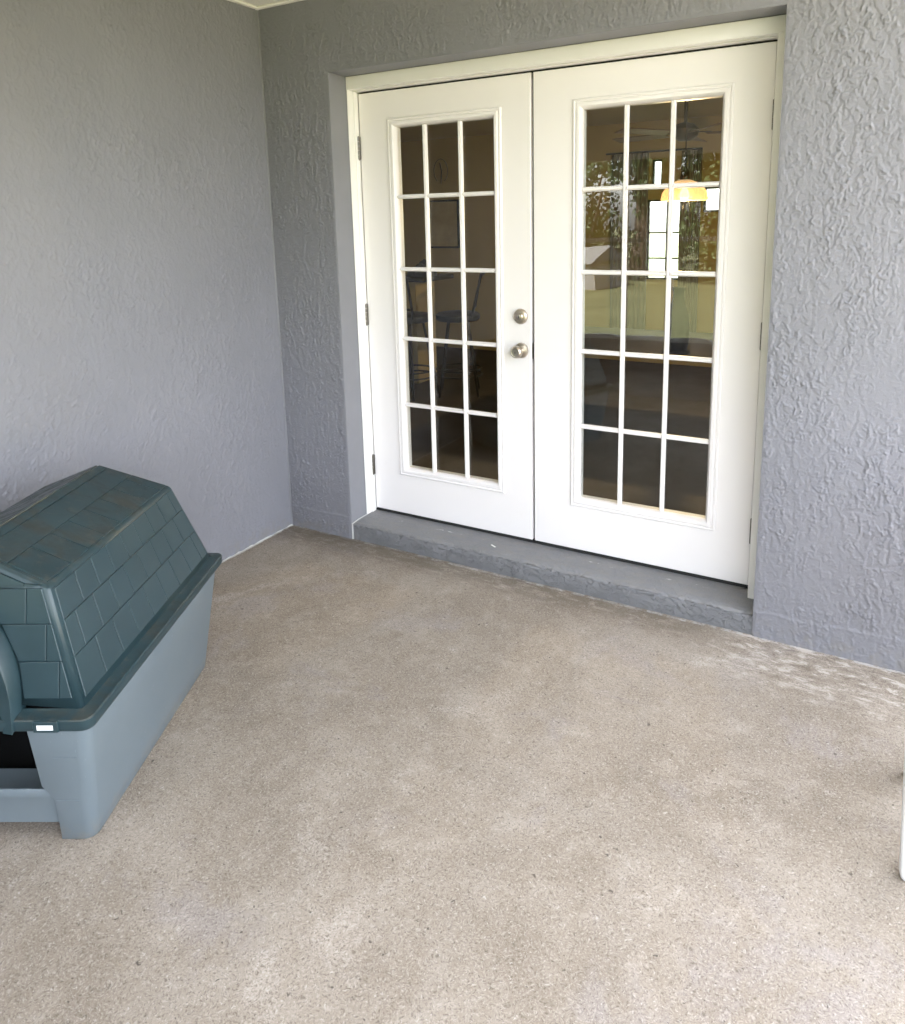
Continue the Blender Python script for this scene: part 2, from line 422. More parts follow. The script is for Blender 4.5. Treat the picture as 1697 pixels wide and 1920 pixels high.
def reveal():
    bm = bmesh.new(); e = .012; r = .0006
    # softened plaster returns: small rounded arris then flat return
    prof = [(0.0, -.0008), (.0035, .0012), (.0045, .006), (.0045, .24)]   # (inset into opening, y)
    prev = None
    for (k, y) in prof:
        ring = [bm.verts.new(p) for p in ((X0 + k - .0044, y, -.02), (X0 + k - .0044, y, ZT - k + .0044), (X1 - k + .0044, y, ZT - k + .0044), (X1 - k + .0044, y, -.02))]
        if prev:
            for j in range(3): bm.faces.new((prev[j], prev[j + 1], ring[j + 1], ring[j]))
        prev = ring
    return bm
obj('reveal', reveal(), M['reveal'], dw)
def lw3(U, W_, h): return np.stack([h * sstep(-U, .0, .01), U, W_], -1)
V_, F_ = sheet([(-1.9, 0.0, -.002, H)], .0038, .0030, 41, lw3)
yw = YE - .12
q_ = [[(0, yw, -.2), (0, -1.9, -.2), (0, -1.9, H), (0, yw, H)], [(-.2, yw, -.2), (-.2, .24, -.2), (-.2, .24, H), (-.2, yw, H)], [(-.2, yw, -.2), (0, yw, -.2), (0, yw, H), (-.2, yw, H)], [(-.2, .24, -.2), (0, .24, -.2), (0, .24, H), (-.2, .24, H)], [(-.2, yw, H), (0, yw, H), (0, .24, H), (-.2, .24, H)]]
lw = link('stucco_wall', mesh_np('stucco_wall', V_, F_, q_, False), M['stucco_left'])
tag(lw, 'smoother grey stucco side wall behind the dog house', 'wall')
# painted plaster bead in the inside corner
bm = tube(bmesh.new(), [(.0015, -.0015, 0.0), (.0025, -.002, .7), (.001, -.0015, 1.5), (.002, -.002, 2.48)], .004, 6)
autosmooth(obj('corner_bead', bm, M['reveal'], lw))
# caulk / paint ridge at the foot of the side wall
bm = bmesh.new(); pts = []; y = -.004
while y > -1.25:
    pts.append((.002 + random.uniform(-.001, .002), y, .001)); y -= .02
tube(bm, pts, [random.choice((.0008, .0015, .0025, .004)) for _ in pts], 6); autosmooth(obj('wall_caulk', bm, M['kcaulk'], lw))
bm = bmesh.new(); box(bm, -.0, .022, -1.6, -.022, H - .012, H - .001, .003); box(bm, 0.0, XE, -.022, -.0005, H - .012, H - .001, .003)
tag(autosmooth(obj('ceiling_trim', bm, M['ceiling'])), 'white trim strip along the ceiling in the porch corner', 'trim')

# porch edge: knee wall, posts, rails, header (seen mirrored in the door panes)
kw = obj('knee_wall', nbox(.0, XE, YE - .10, YE, 0.0, .47, .004), M['stucco_left'])
tag(kw, 'low grey knee wall along the open edge of the porch, mirrored in the door', 'wall')
def frame_posts(name, label, x0, x1, y, horiz):
    f = empty(name, (0, 0, 0))
    for x in x0: obj('post', nbox(x - .025, x + .025, y - .05, y, .47, 2.03, .003), M['alu'], f)
    for z in horiz:
        for a, b in zip(x0[:-1], x0[1:]):
            obj('rail', nbox(a + .0255, b - .0255, y - .045, y - .005, z - .02, z + .02, .002), M['alu'], f)
    tag(f, label, 'porch frame')
frame_posts('screen_frame', 'white metal porch framing of posts and rails above the knee wall', [.027, 1.0, 1.95, XE - .08], 0, YE, [.49, 1.36])
tag(obj('header_beam', nbox(0.0, XE + .02, YE - .12, YE + .02, 2.03, H - .001, .004), M['ceiling']), 'white beam along the front edge of the porch ceiling', 'beam')
tag(obj('corner_post', nbox(XE - .05, XE + .08, YE - .12, YE + .015, 0.0, 2.03, .006), M['alu']), 'square white corner post of the porch', 'post')
# house outer shell and roof
hs = empty('house', (0, 0, 0))
obj('outer_wall', nbox(-3.5, -.2, YE - .12, YE + .10, -.2, H + .1), M['stucco_left'], hs)
obj('outer_wall', nbox(-3.6, -3.4, YE - .12, 4.9, -.2, H + .1), M['stucco_left'], hs)
obj('outer_wall', nbox(XE - .002, XE + .10, .002, 4.9, -.2, H + .1), M['stucco_back'], hs)
def roof_mesh():
    x0, x1, y0, y1, ze, zr = -4.1, XE + .15, YE - 1.7, 5.5, H + .12, 4.3  # unseen eaves shaped for light: long front blocks sky, short right admits it
    ym = (y0 + y1) / 2; xa, xb = x0 + 2.6, x1 - 2.6
    P = [(x0, y0, ze), (x1, y0, ze), (x1, y1, ze), (x0, y1, ze), (xa, ym, zr), (xb, ym, zr), (x0, y0, ze - .05), (x1, y0, ze - .05), (x1, y1, ze - .05), (x0, y1, ze - .05)]
    bm = bmesh.new(); v = [bm.verts.new(p) for p in P]
    for f in ((0, 1, 5, 4), (1, 2, 5), (2, 3, 4, 5), (3, 0, 4), (0, 6, 7, 1), (1, 7, 8, 2), (2, 8, 9, 3), (3, 9, 6, 0), (9, 8, 7, 6)): bm.faces.new([v[i] for i in f])
    return bm
obj('roof', roof_mesh(), simple('shingle_grey', (.12, .115, .11), .9, var=.2, vscale=20), hs)
tag(hs, 'grey stucco house body and hipped roof around the porch and dining room', 'house')

# ------------------------------------------------------------------ step under the doors
st = empty('door_step', ((X0 + X1) / 2, .12, 0)); T0 = st.location.copy()
def rel(bm, o): bmesh.ops.translate(bm, verts=bm.verts, vec=-o); return bm
def step_mesh():
    bm = bmesh.new(); n = 90; prev = None; rnd = random.Random(3)
    for i in range(n + 1):
        x = X0 + .001 + (X1 - X0 - .002) * i / n
        a = rnd.uniform(-.0032, .0032); b = rnd.uniform(-.0035, .003)
        prof = [(.004 + a, -.05), (.004 + a, .02), (.003 + b, .045), (.005 + a, .066), (.010 + b, .076), (.020, .0805 + a * .4), (.06, .0815), (.236, .0815), (.236, -.05)]
        ring = [bm.verts.new((x, p[0], p[1])) for p in prof]
        if prev:
            for k in range(len(ring) - 1): bm.faces.new((prev[k], ring[k], ring[k + 1], prev[k + 1]))
        prev = ring
    return bm
autosmooth(obj('tread', rel(step_mesh(), T0), M['step'], st), 50)
bm = tube(bmesh.new(), [(X0 + .003, .002, .0), (X0 + .004, .001, .03), (X0 + .003, .003, .078), (X0 + .004, .05, .084), (X0 + .003, .118, .084)], [.003, .0035, .003, .003, .0025], 6)
autosmooth(obj('caulk_line', rel(bm, T0), M['kcaulk'], st))
tag(st, 'low grey painted concrete step under the white double doors', 'step')
ch = obj('paint_chip', nbox(-.016, .016, -.004, .004, 0, .0012, .0005), M['chip'], loc=(1.123, .085, .0818)); ch.rotation_euler = (0, 0, R(-28))
tag(ch, 'small white paint chip lying on the grey step', 'debris')

# ------------------------------------------------------------------ door frame
fr = empty('door_frame', ((X0 + X1) / 2, .16, .0815)); F0 = fr.location.copy()
def fpart(name, bm, mat): return autosmooth(obj(name, rel(bm, F0), mat, fr))
ZD = 2.112; ZB, ZTOP = .0985, 2.0985
bm = bmesh.new(); box(bm, X0 + .0012, .3935, .119, .236, .082, ZD + .045, .0012); fpart('jamb', bm, M['trim'])
bm = bmesh.new(); box(bm, .3936, .3985, .158, .1865, .082, ZD - .002, .0015); fpart('jamb_bead', bm, M['trim'])
bm = bmesh.new(); box(bm, 2.1985, X1 - .0012, .119, .236, .082, ZD + .045, .0012); fpart('jamb', bm, M['trim'])
bm = bmesh.new(); box(bm, 2.194, 2.1984, .150, .184, .082, ZD - .002, .0015); fpart('jamb_bead', bm, M['trim'])
bm = bmesh.new(); box(bm, X0 + .0012, X1 - .0012, .1165, .236, ZD - .004, ZT - .0015, .0018); fpart('head_board', bm, M['trim'])
bm = bmesh.new(); box(bm, .3986, 2.1935, .150, .1865, ZD - .0075, ZD - .0042, .0012); fpart('head_bead', bm, M['trim'])
bm = bmesh.new(); box(bm, .40, 2.193, .236, .242, .083, ZD, 0); bm2 = bm
# stops behind the leaves; added dark strips stand in for shade in the gaps
bm2.free()
bm = bmesh.new(); box(bm, .3936, .414, .2345, .250, .082, ZD - .009); box(bm, 2.178, 2.1984, .2345, .250, .082, ZD - .009); box(bm, .4141, 2.1779, .2345, .250, ZD - .03, ZD - .009); box(bm, 2.1915, 2.1938, .1925, .234, .09, ZD - .009); box(bm, .402, 2.19, .1925, .234, ZTOP + .0035, ZTOP + .0055); fpart('seal_and_gap_shade', bm, M['dark'])
bm = bmesh.new(); box(bm, .3936, 2.1984, .196, .245, .0818, .0895); fpart('threshold', bm, M['dark'])
tag(fr, 'white painted wooden frame around the double doors', 'door frame')

# ------------------------------------------------------------------ French doors
HZ = [1.632, 1.304, .977, .655]; LZ0, LZ1 = .339, 1.937
def bar_mesh(length, w, d, vertical):
    """moulded glazing bar, front at -d, chamfered shoulders"""
    h = w / 2; prof = [(-h, 0), (-h, -d * .45), (-h * .62, -d * .62), (-h * .5, -d), (h * .5, -d), (h * .62, -d * .62), (h, -d * .45), (h, 0)]
    L = length / 2
    loops = [[((p, q, s) if vertical else (s, q, p)) for p, q in prof] for s in (-L, L)]
    return rings(loops, closed=False, cap=True)
def french_door(x0, x1, lx0, lx1, vx, label):
    e = empty('french_door', ((x0 + x1) / 2, DY + .022, ZB)); o = e.location.copy()
    b = .0018
    hx0, hx1, hz0, hz1 = lx0 - .034, lx1 + .034, LZ0 - .036, LZ1 + .036
    y0, y1 = DY, DY + .044
    loops = [rect(x0, x1, ZB, ZTOP, y1), rect(x0, x1, ZB, ZTOP, y0 + b), rect(x0 + b, x1 - b, ZB + b, ZTOP - b, y0),
             rect(hx0, hx1, hz0, hz1, y0), rect(hx0, hx1, hz0, hz1, y1)]
    autosmooth(obj('door_slab', rel(rings(loops), o), M['white'], e), 30)
    # moulded lite frame: profile stepping in towards the glass
    def lr(k, y): return rect(lx0 - .036 + k, lx1 + .036 - k, LZ0 - .038 + k, LZ1 + .038 - k, y)
    prof = [(-.004, y0 + .0005), (-.0035, y0 - .004), (.000, y0 - .0075), (.004, y0 - .0085), (.0075, y0 - .0065), (.009, y0 - .0048), (.0105, y0 - .0065),
            (.014, y0 - .0105), (.020, y0 - .0115), (.026, y0 - .0095), (.0315, y0 - .002), (.0355, y0 + .006), (.0365, y0 + .020), (.0365, y0 + .042), (-.004, y0 + .042)]
    lf = autosmooth(obj('lite_frame', rel(rings([lr(k, y) for k, y in prof]), o), M['white'], e), 28)
    # glazing bars
    yb = y0 + .014
    vm = bpy.data.meshes.new('muntin'); t_ = bar_mesh(LZ1 - LZ0 + .002, .0185, .0185, True); bmesh.ops.recalc_face_normals(t_, faces=t_.faces); t_.to_mesh(vm); t_.free()
    for x in vx: autosmooth(link('muntin', vm, M['white'], e, Vector((x, yb, (LZ0 + LZ1) / 2)) - o))
    hm = {}
    cols = [(lx0, vx[0] - .0088), (vx[0] + .0088, vx[1] - .0088), (vx[1] + .0088, lx1)]
    for ci, (a, c) in enumerate(cols):
        m_ = bpy.data.meshes.new('muntin'); t_ = bar_mesh(c - a, .0185, .0178, False); bmesh.ops.recalc_face_normals(t_, faces=t_.faces); t_.to_mesh(m_); t_.free()
        for z in HZ: autosmooth(link('muntin', m_, M['white'], e, Vector(((a + c) / 2, yb, z)) - o))
    # panes
    zs = [LZ1] + HZ + [LZ0]
    for i in range(5):
        for (a, c) in cols:
            zt, zb = zs[i] - (.008 if i else 0), zs[i + 1] + (.008 if i < 4 else 0)
            pb = nbox(a - (c - a) / 2 - a - .001, (c - a) / 2 + .001, -.002, .002, -(zt - zb) / 2 - .001, (zt - zb) / 2 + .001)
            bmesh.ops.delete(pb, geom=[], context='VERTS')
            m_ = obj('pane', pb, M['glass'], e, loc=Vector(((a + c) / 2, yb + .004, (zt + zb) / 2)) - o)
            # real panes never sit perfectly parallel
            m_.rotation_euler = (R(random.uniform(-.12, .12)), 0, R(random.uniform(-.12, .12)))
    sw = obj('door_sweep', rel(nbox(x0 + .004, x1 - .004, y0 + .008, y1 - .004, .0832, ZB - .0003), o), M['dark'], e)
    tag(e, label, 'door'); return e, o
dl, ol = french_door(.4005, 1.2665, .598, 1.094, (.752, .932), 'left white door leaf with fifteen panes, round knob and deadbolt')
dr, orr = french_door(1.2790, 2.1885, 1.490, 2.016, (1.665, 1.842), 'right white door leaf with fifteen panes mirroring the lawn, no knob')
# astragal strip covering the meeting gap, screwed to the right leaf
obj('astragal', rel(nbox(1.2745, 1.2788, DY + .016, DY + .05, ZB, ZTOP), orr), M['white'], dr)
obj('meeting_seal', rel(nbox(1.2670, 1.2744, DY + .024, DY + .046, ZB, ZTOP), orr), M['dark'], dr)
def hinge(par, o, x, z, side):
    h = empty('tmp'); bpy.data.objects.remove(h)
    bm = bmesh.new()
    for i in range(5):
        a = z - .05 + i * .02; tube(bm, [(x, DY - .009, a + .0006), (x, DY - .009, a + .0194)], .0084, 10)
    tube(bm, [(x, DY - .009, z + .05), (x, DY - .009, z + .054)], [.0068, .004], 10); tube(bm, [(x, DY - .009, z - .054), (x, DY - .009, z - .05)], [.004, .0068], 10)
    k = autosmooth(obj('hinge', rel(bm, o), M['hinge'], par))
    bm = nbox(min(x, x + side * .016), max(x, x + side * .016), DY - .0032, DY - .0006, z - .05, z + .05, .0006)
    obj('hinge_leaf', rel(bm, o), M['hinge'], k)
for z in (1.858, 1.083, .327):
    hinge(dl, ol, .3965, z, .5); hinge(dr, orr, 2.1945, z, -.5)
def ring_lathe(par, o, name, x, z, prof):
    bm = lathe(bmesh.new(), [(r, -h) for r, h in prof], 40, 'Y', (x, DY, z)); return autosmooth(obj(name, rel(bm, o), M['nickel'], par), 40)
dbz, knz, kx = 1.111, .963, 1.214
d_ = ring_lathe(dl, ol, 'deadbolt', kx + .003, dbz, [(.0, -.001), (.0335, -.001), (.0335, .004), (.031, .010), (.024, .014), (.0225, .014), (.022, .012), (.0165, .0125), (.016, .019), (.014, .0205), (0.0001, .0205)])
obj('keyhole', rel(nbox(kx + .0018, kx + .0042, DY - .0216, DY - .0208, dbz - .006, dbz + .006), ol), M['dark'], d_)
k_ = ring_lathe(dl, ol, 'door_knob', kx + .005, knz, [(.0, -.001), (.034, -.001), (.034, .004), (.0315, .010), (.022, .0135), (.014, .016), (.0125, .026), (.014, .032), (.0215, .037), (.0262, .045), (.0268, .053), (.0245, .060), (.019, .0635), (.0175, .063), (.010, .0632), (.0001, .0632)])
obj('keyhole', rel(nbox(kx + .0038, kx + .0062, DY - .0645, DY - .0635, knz - .005, knz + .005), ol), M['dark'], k_)
obj('latch_plate', rel(nbox(1.2692, 1.2697, DY + .004, DY + .03, knz - .035, knz + .035), ol), M['nickel'], dl)

# ------------------------------------------------------------------ dog house
DH = dict(x=.9249, y=-1.7109, th=.4874, L=.7504, e=.0663, hf=.3849, bu=.1187, fv=.0978, hb=.6696, W=.5331, hr=.7569)
th = DH['th']; W, L = DH['W'], DH['L']
ux, uy = math.cos(th), math.sin(th)
cx = DH['x'] - ux * W / 2 - uy * L / 2; cy = DH['y'] - uy * W / 2 + ux * L / 2
dog = empty('dog_house', (cx, cy, 0), th)
tag(dog, 'blue-grey plastic dog house with a dark green shingled roof against the left wall', 'dog house')
hw, hl = W / 2, L / 2                     # local: x right, y back, front at -hl
E, HF, HB, HR_ = DH['e'], DH['hf'], DH['hb'], DH['hr']
def lerp(a, b, t): return a + (b - a) * t
# --- base shell (tapered outwards to the top), open front
BT = HF - .022                            # top of the base, tucked under the rim
gx = lambda z: hw + (E - .016) * z / BT   # half width at height z
gy = lambda z: hl + (E - .016) * z / BT
def base_mesh():
    bm = bmesh.new(); zs = [0.0, .05, .129, .173, .27, BT]; rc = .030; seg = 4
    op = lambda z: hw - (.100 if z >= .173 else lerp(.084, .076, min(1, z / .129)))   # half width of the front opening
    loops = []
    for z in zs:
        X, Y = gx(z), gy(z); L_ = []
        def corner(cx_, cy_, a0):
            for i in range(seg + 1):
                a = a0 + (math.pi / 2) * i / seg; L_.append((cx_ + rc * math.cos(a), cy_ + rc * math.sin(a), z))
        o_ = op(z)
        L_.append((o_, -Y, z))
        corner(X - rc, -Y + rc, -math.pi / 2); corner(X - rc, Y - rc, 0); corner(-X + rc, Y - rc, math.pi / 2); corner(-X + rc, -Y + rc, math.pi)
        L_.append((-o_, -Y, z)); loops.append(L_)
    vl = [[bm.verts.new(p) for p in L_] for L_ in loops]
    for a, b in zip(vl[:-1], vl[1:]):
        for k in range(len(a) - 1): bm.faces.new((a[k], a[k + 1], b[k + 1], b[k]))
    return bm
b_ = obj('base', base_mesh(), M['bluegrey'], dog)
sm = b_.modifiers.new('shell', 'SOLIDIFY'); sm.thickness = .006; sm.offset = -1
bv = b_.modifiers.new('edge', 'BEVEL'); bv.width = .0015; bv.segments = 2; bv.limit_method = 'ANGLE'; bv.angle_limit = R(50)
autosmooth(b_, 40)
# moulded lines on the corner posts
for zz in (.128, .262):
    for s in (-1, 1):
        bm = bmesh.new(); X, Y = gx(zz) + .0006, gy(zz) + .0006
        tube(bm, [(s * (X - .09), -Y, zz), (s * (X - .032), -Y, zz)], .0008, 6)
        autosmooth(obj('moulded_line', bm, M['bluegrey'], b_))
# sill panel across the front, set back from the posts, with a rolled lip
bm = bmesh.new(); ys = -gy(.1) + .012
prof = [(ys + .004, .051), (ys - .002, .054), (ys - .006, .118), (ys - .012, .132), (ys - .013, .150), (ys - .010, .1545), (ys - .004, .1545), (ys + .004, .149), (ys + .070, .146), (ys + .075, .138), (ys + .075, .051)]
o2 = hw - .075
loops = [[(s * o2, p, q) for p, q in prof] for s in (-1, 1)]
autosmooth(obj('door_sill', rings(loops, closed=False, cap=True), M['bluegrey'], dog), 40)
obj('inner_floor', nbox(-gx(.05) + .012, gx(.05) - .012, -gy(.05) + .09, gy(.05) - .012, .045, .051), M['bluegrey'], dog)
obj('shade_sheet', nbox(-gx(.05) + .03, gx(.05) - .03, -gy(.05) + .095, gy(.05) - .03, .0515, .075, .008, 2), simple('painted_shade', (.008, .008, .009), .9), dog)  # black sheet added so the shaded inside reads dark
# --- roof
rz0 = HF - .030; XI = hw + E - .034; YI = hl + E - .034; ZI = HF + .004
XB = hw + E - DH['bu']; YB = hl + E - DH['fv']
kk = DH['fv'] * (HR_ - HF) / (HB - HF); YR = hl + E - kk
def arch_pts(n=20, s=1.0):
    return [(.152 * s * math.cos(math.pi * i / n), .40 + .237 * s * math.sin(math.pi * i / n)) for i in range(n + 1)]
def front_y(z): return -lerp(YI, YB, (z - ZI) / (HB - ZI))     # leaning gable plane
roof = empty('roof_tmp'); bpy.data.objects.remove(roof)
def roof_shell():
    bm = bmesh.new(); V = bm.verts.new
    A = [V((-XI, -YI, ZI)), V((XI, -YI, ZI)), V((XI, YI, ZI)), V((-XI, YI, ZI))]
    B = [V((-XB, -YB, HB)), V((XB, -YB, HB)), V((XB, YB, HB)), V((-XB, YB, HB))]
    Rf, Rb = V((0, -YR, HR_)), V((0, YR, HR_))
    ap = arch_pts(20); ar = [V((x, front_y(max(z, ZI)), max(z, ZI))) for x, z in ap]     # right -> left
    # gable with arched hole, fanned from the outline
    outline = [A[1], B[1], Rf, B[0], A[0]]
    m = len(ar) // 2
    bm.faces.new([A[1], B[1]] + [ar[6], ar[5], ar[4], ar[3], ar[2], ar[1], ar[0]])
    bm.faces.new([B[1], Rf] + [ar[10], ar[9], ar[8], ar[7], ar[6]])
    bm.faces.new([Rf, B[0]] + [ar[14], ar[13], ar[12], ar[11], ar[10]])
    bm.faces.new([B[0], A[0]] + [ar[20], ar[19], ar[18], ar[17], ar[16], ar[15], ar[14]])
    bm.faces.new((A[1], A[2], B[2], B[1])); bm.faces.new((A[3], A[0], B[0], B[3])); bm.faces.new((A[2], A[3], B[3], Rb, B[2]))
    bm.faces.new((B[1], B[2], Rb, Rf)); bm.faces.new((B[3], B[0], Rf, Rb))
    bm.edges.ensure_lookup_table()
    def ed(a, b): return bm.edges.get((a, b))
    es = [ed(A[1], B[1]), ed(A[0], B[0]), ed(A[2], B[2]), ed(A[3], B[3]), ed(B[1], B[2]), ed(B[0], B[3]), ed(B[1], Rf), ed(B[0], Rf), ed(B[2], Rb), ed(B[3], Rb), ed(Rf, Rb)]
    bmesh.ops.bevel(bm, geom=[x for x in es if x], offset=.013, segments=3, profile=.5, affect='EDGES')
    return bm
rf = obj('roof', roof_shell(), M['green'], dog); autosmooth(rf, 22)
sm = rf.modifiers.new('shell', 'SOLIDIFY'); sm.thickness = .004; sm.offset = -1
# rim flange running round the eaves (interrupted by the entrance hood at the front)
def rim():
    rc = .028; seg = 5
    def loop(inset, z, r):
        X, Y = hw + E - inset, hl + E - inset; r = max(.004, r); out = []
        for cx_, cy_, a0 in ((X - r, -Y + r, -math.pi / 2), (X - r, Y - r, 0), (-X + r, Y - r, math.pi / 2), (-X + r, -Y + r, math.pi)):
            for i in range(seg + 1):
                a = a0 + math.pi / 2 * i / seg; out.append((cx_ + r * math.cos(a), cy_ + r * math.sin(a), z))
        return out
    prof = [(.036, HF + .006), (.031, HF + .002), (.004, HF - .001), (.0008, HF - .004), (.0, HF - .024), (.003, HF - .030), (.012, HF - .030), (.013, HF - .010), (.036, HF - .008)]
    return rings([loop(i, z, rc - i) for i, z in prof])
autosmooth(obj('rim', rim(), M['green'], rf), 35)
# entrance hood: arched lip standing forward of the gable
def hood():
    n = 20; outer = arch_pts(n, 1.0); inner = [(.128 * math.cos(math.pi * i / n), .352 + .105 * math.sin(math.pi * i / n)) for i in range(n + 1)]; yf = -(hl + E) - .004
    loops = []
    for (x, z), (xi, zi) in zip(outer, inner):
        zz = max(z, HF - .028) if z > .405 else HF - .028
        zzi = max(zi, HF - .028)
        yb = front_y(max(z, ZI)) + .012; k = .35 * (zz - HF)
        loops.append([(x, yb, zz), (x, yf + .004 + k * .3, zz), (x * .99, yf + k * .3, zz - .004), (xi, yf + k * .3, zzi), (xi, yb, zzi)])
    vl = None; bm = bmesh.new(); prev = None
    for Lp in loops:
        cur = [bm.verts.new(p) for p in Lp]
        if prev:
            for j in range(len(cur)): bm.faces.new((prev[j], prev[(j + 1) % 5], cur[(j + 1) % 5], cur[j]))
        prev = cur
    return bm
autosmooth(obj('entrance_hood', hood(), M['green'], rf), 40)
# shingles: thin raised plates laid on the roof planes
def plate(p, n, th_=.0026, ins=.0020):
    """p: polygon corners in the plane; raised plate with chamfered border"""
    p = [Vector(q) for q in p]; c = sum(p, Vector()) / len(p)
    def inset(d):
        out = []; m = len(p)
        for i in range(m):
            a = (p[i - 1] - p[i]).normalized(); b = (p[(i + 1) % m] - p[i]).normalized()
            s = max(.25, a.cross(b).length); out.append(p[i] + (a + b) * (d / s))
        return out
    l0 = inset(.0006); l1 = [q + n * (th_ * .7) for q in inset(.0009)]; l2 = [q + n * th_ for q in inset(ins + .0006)]
    l0 = [q - n * .002 for q in l0]
    bm = bmesh.new(); vl = [[bm.verts.new(q) for q in Lp] for Lp in (l0, l1, l2)]; m = len(p)
    for a, b in zip(vl[:-1], vl[1:]):
        for j in range(m): bm.faces.new((a[j], a[(j + 1) % m], b[(j + 1) % m], b[j]))
    bm.faces.new(vl[-1]); return bm
def lay(bl, br, tr, tl, courses, n_tiles, stagger, margin_u=(0.02, 0.02)):
    """courses: list of (v0, v1, tiles, offset) over the quad"""
    bl, br, tr, tl = map(Vector, (bl, br, tr, tl)); nrm = (br - bl).cross(tl - bl).normalized()
    def P(u, v): return bl.lerp(br, u).lerp(tl.lerp(tr, u), v)
    for (v0, v1, cnt, off) in courses:
        w_ = 1.0 / cnt; cuts = [margin_u[0]] + [w_ * (i + off) for i in range(-1, cnt + 1) if margin_u[0] + .02 < w_ * (i + off) < 1 - margin_u[1] - .02] + [1 - margin_u[1]]
        for a, b in zip(cuts[:-1], cuts[1:]):
            obj('shingle', plate([P(a, v0), P(b, v0), P(b, v1), P(a, v1)], nrm), M['green'], rf)
inz = ZI
vz = [(z - ZI) / (HB - ZI) for z in (.419, .499, .585, .664)]
# right steep slope: u runs front -> back
lay((XI, -YI, ZI), (XI, YI, ZI), (XB, YB, HB), (XB, -YB, HB), [(vz[0] - .05, vz[1], 9, .30), (vz[1], vz[2], 9, .80), (vz[2], vz[3] - .01, 9, .30)], 9, .5, (.022, .022))
# shallow upper slopes
lay((XB, -YB, HB), (XB, YB, HB), (0, YR, HR_), (0, -YR, HR_), [(.05, .53, 8, .30), (.53, .86, 1, 0), (.86, .985, 1, 0)], 8, .5, (.02, .02))
lay((-XB, YB, HB), (-XB, -YB, HB), (0, -YR, HR_), (0, YR, HR_), [(.05, .53, 8, .30), (.53, .86, 1, 0), (.86, .985, 1, 0)], 8, .5, (.02, .02))
# front gable: courses either side of the hood
def gable_tiles():
    fw = lambda z: lerp(XI, XB, (z - ZI) / (HB - ZI))
    n = Vector((0, -(HB - ZI), -(-(YI - YB)) * 1.0)); n = Vector((0, -(HB - ZI), (YI - YB))).normalized()
    def aw(z):
        q = (z - .40) / .237
        return .152 * math.sqrt(max(0, 1 - q * q)) if abs(q) < 1 else 0
    rows = [(.414, .499, .012), (.499, .585, .075), (.585, .668, .035)]
    for z0, z1, off in rows:
        for s in (1, -1):
            a0, a1 = max(aw(z0), aw(z1) if z1 < .63 else 0) + .006, None
            if aw(z0) <= 0: a0 = .0
            r0, r1 = fw(z0) - .016, fw(z1) - .016
            cut = hw - {.012: .012 + .012, .075: .056, .035: .106}[off]
            segs = [(a0, cut), (cut, None)]
            if z0 > .58: segs = [(.06, cut), (cut, None)]
            for a, b in segs:
                if b is not None and b - a < .012: continue
                P = [(a, z0), (b if b else r0, z0), (b if b else r1, z1), (a, z1)]
                if a == a0 and b is not None: P[0] = (max(aw(z0) + .006, 0.0), z0); P[3] = (max(aw(z1) + .006, .004), z1)
                q = [Vector((s * x, front_y(z), z)) for x, z in P]
                if s < 0: q.reverse()
                obj('shingle', plate(q, n), M['green'], rf)
    # top triangle
    zt = lambda x: lerp(HR_, HB, x / XB)
    for s in (1, -1):
        for (a, b) in ((.006, .155), (.155, .20)):
            P = [(a, .672), (min(b, XB - .02), .672), (min(b, XB - .02), max(.676, zt(b) - .014)), (a, zt(a) - .014)]
            q = [Vector((s * x, front_y(z), z)) for x, z in P]
            if s < 0: q.reverse()
            obj('shingle', plate(q, n, .003, .0015), M['green'], rf)
gable_tiles()
# clip with a white sticker on the front rim
bm = nbox(-.030, .030, -.0045, .004, -.014, .014, .0015)
cl = obj('clip', bm, M['green'], rf, loc=(hw - .038, -(hl + E) - .0005, HF - .015))
obj('sticker', nbox(hw - .038 - .019, hw - .038 + .019, -(hl + E) - .0062, -(hl + E) - .0052, HF - .021, HF - .0085), M['label'], rf)

# ------------------------------------------------------------------ white resin patio chair, one leg at the right edge
pc_ = empty('patio_chair', (2.974, -.72, 0), 0.0)
def resin_leg(fx, fy, tx, ty, top):
    bm = bmesh.new(); prev = None
    for k, z in enumerate([0.0, .006, .02, .12, .25, top]):
        f = z / top; cx_, cy_ = lerp(fx, tx, f), lerp(fy, ty, f); h = lerp(.020, .027, f) - (.008 if k == 0 else .003 if k == 1 else 0)
        ring = [bm.verts.new((cx_ + h * (abs(math.cos(a)) ** .6) * math.copysign(1, math.cos(a)), cy_ + h * (abs(math.sin(a)) ** .6) * math.copysign(1, math.sin(a)), z)) for a in [2 * math.pi * i / 16 for i in range(16)]]
        if prev:
            for i in range(16): bm.faces.new((prev[i], prev[(i + 1) % 16], ring[(i + 1) % 16], ring[i]))
        else: bm.faces.new(ring)
        prev = ring
    bm.faces.new(list(reversed(prev))); return bm
def lerp(a, b, t): return a + (b - a) * t
for (fx, fy, tx, ty) in ((-.264, -.17, -.273, -.165), (-.25, .19, -.20, .16), (.25, -.20, .20, -.16), (.25, .19, .20, .16)):
    autosmooth(obj('leg', resin_leg(fx, fy, tx, ty, .405), M['bucket'], pc_), 50)
autosmooth(obj('seat', nbox(-.195, .23, -.22, .22, .4052, .425, .009, 3), M['bucket'], pc_), 50)
for k in range(5): autosmooth(obj('back_slat', nbox(.205, .222, -.20 + k * .083, -.135 + k * .083, .4255, .80, .004, 2), M['bucket'], pc_), 50)
autosmooth(obj('back_rail', nbox(.198, .228, -.22, .22, .8005, .85, .01, 3), M['bucket'], pc_), 50)
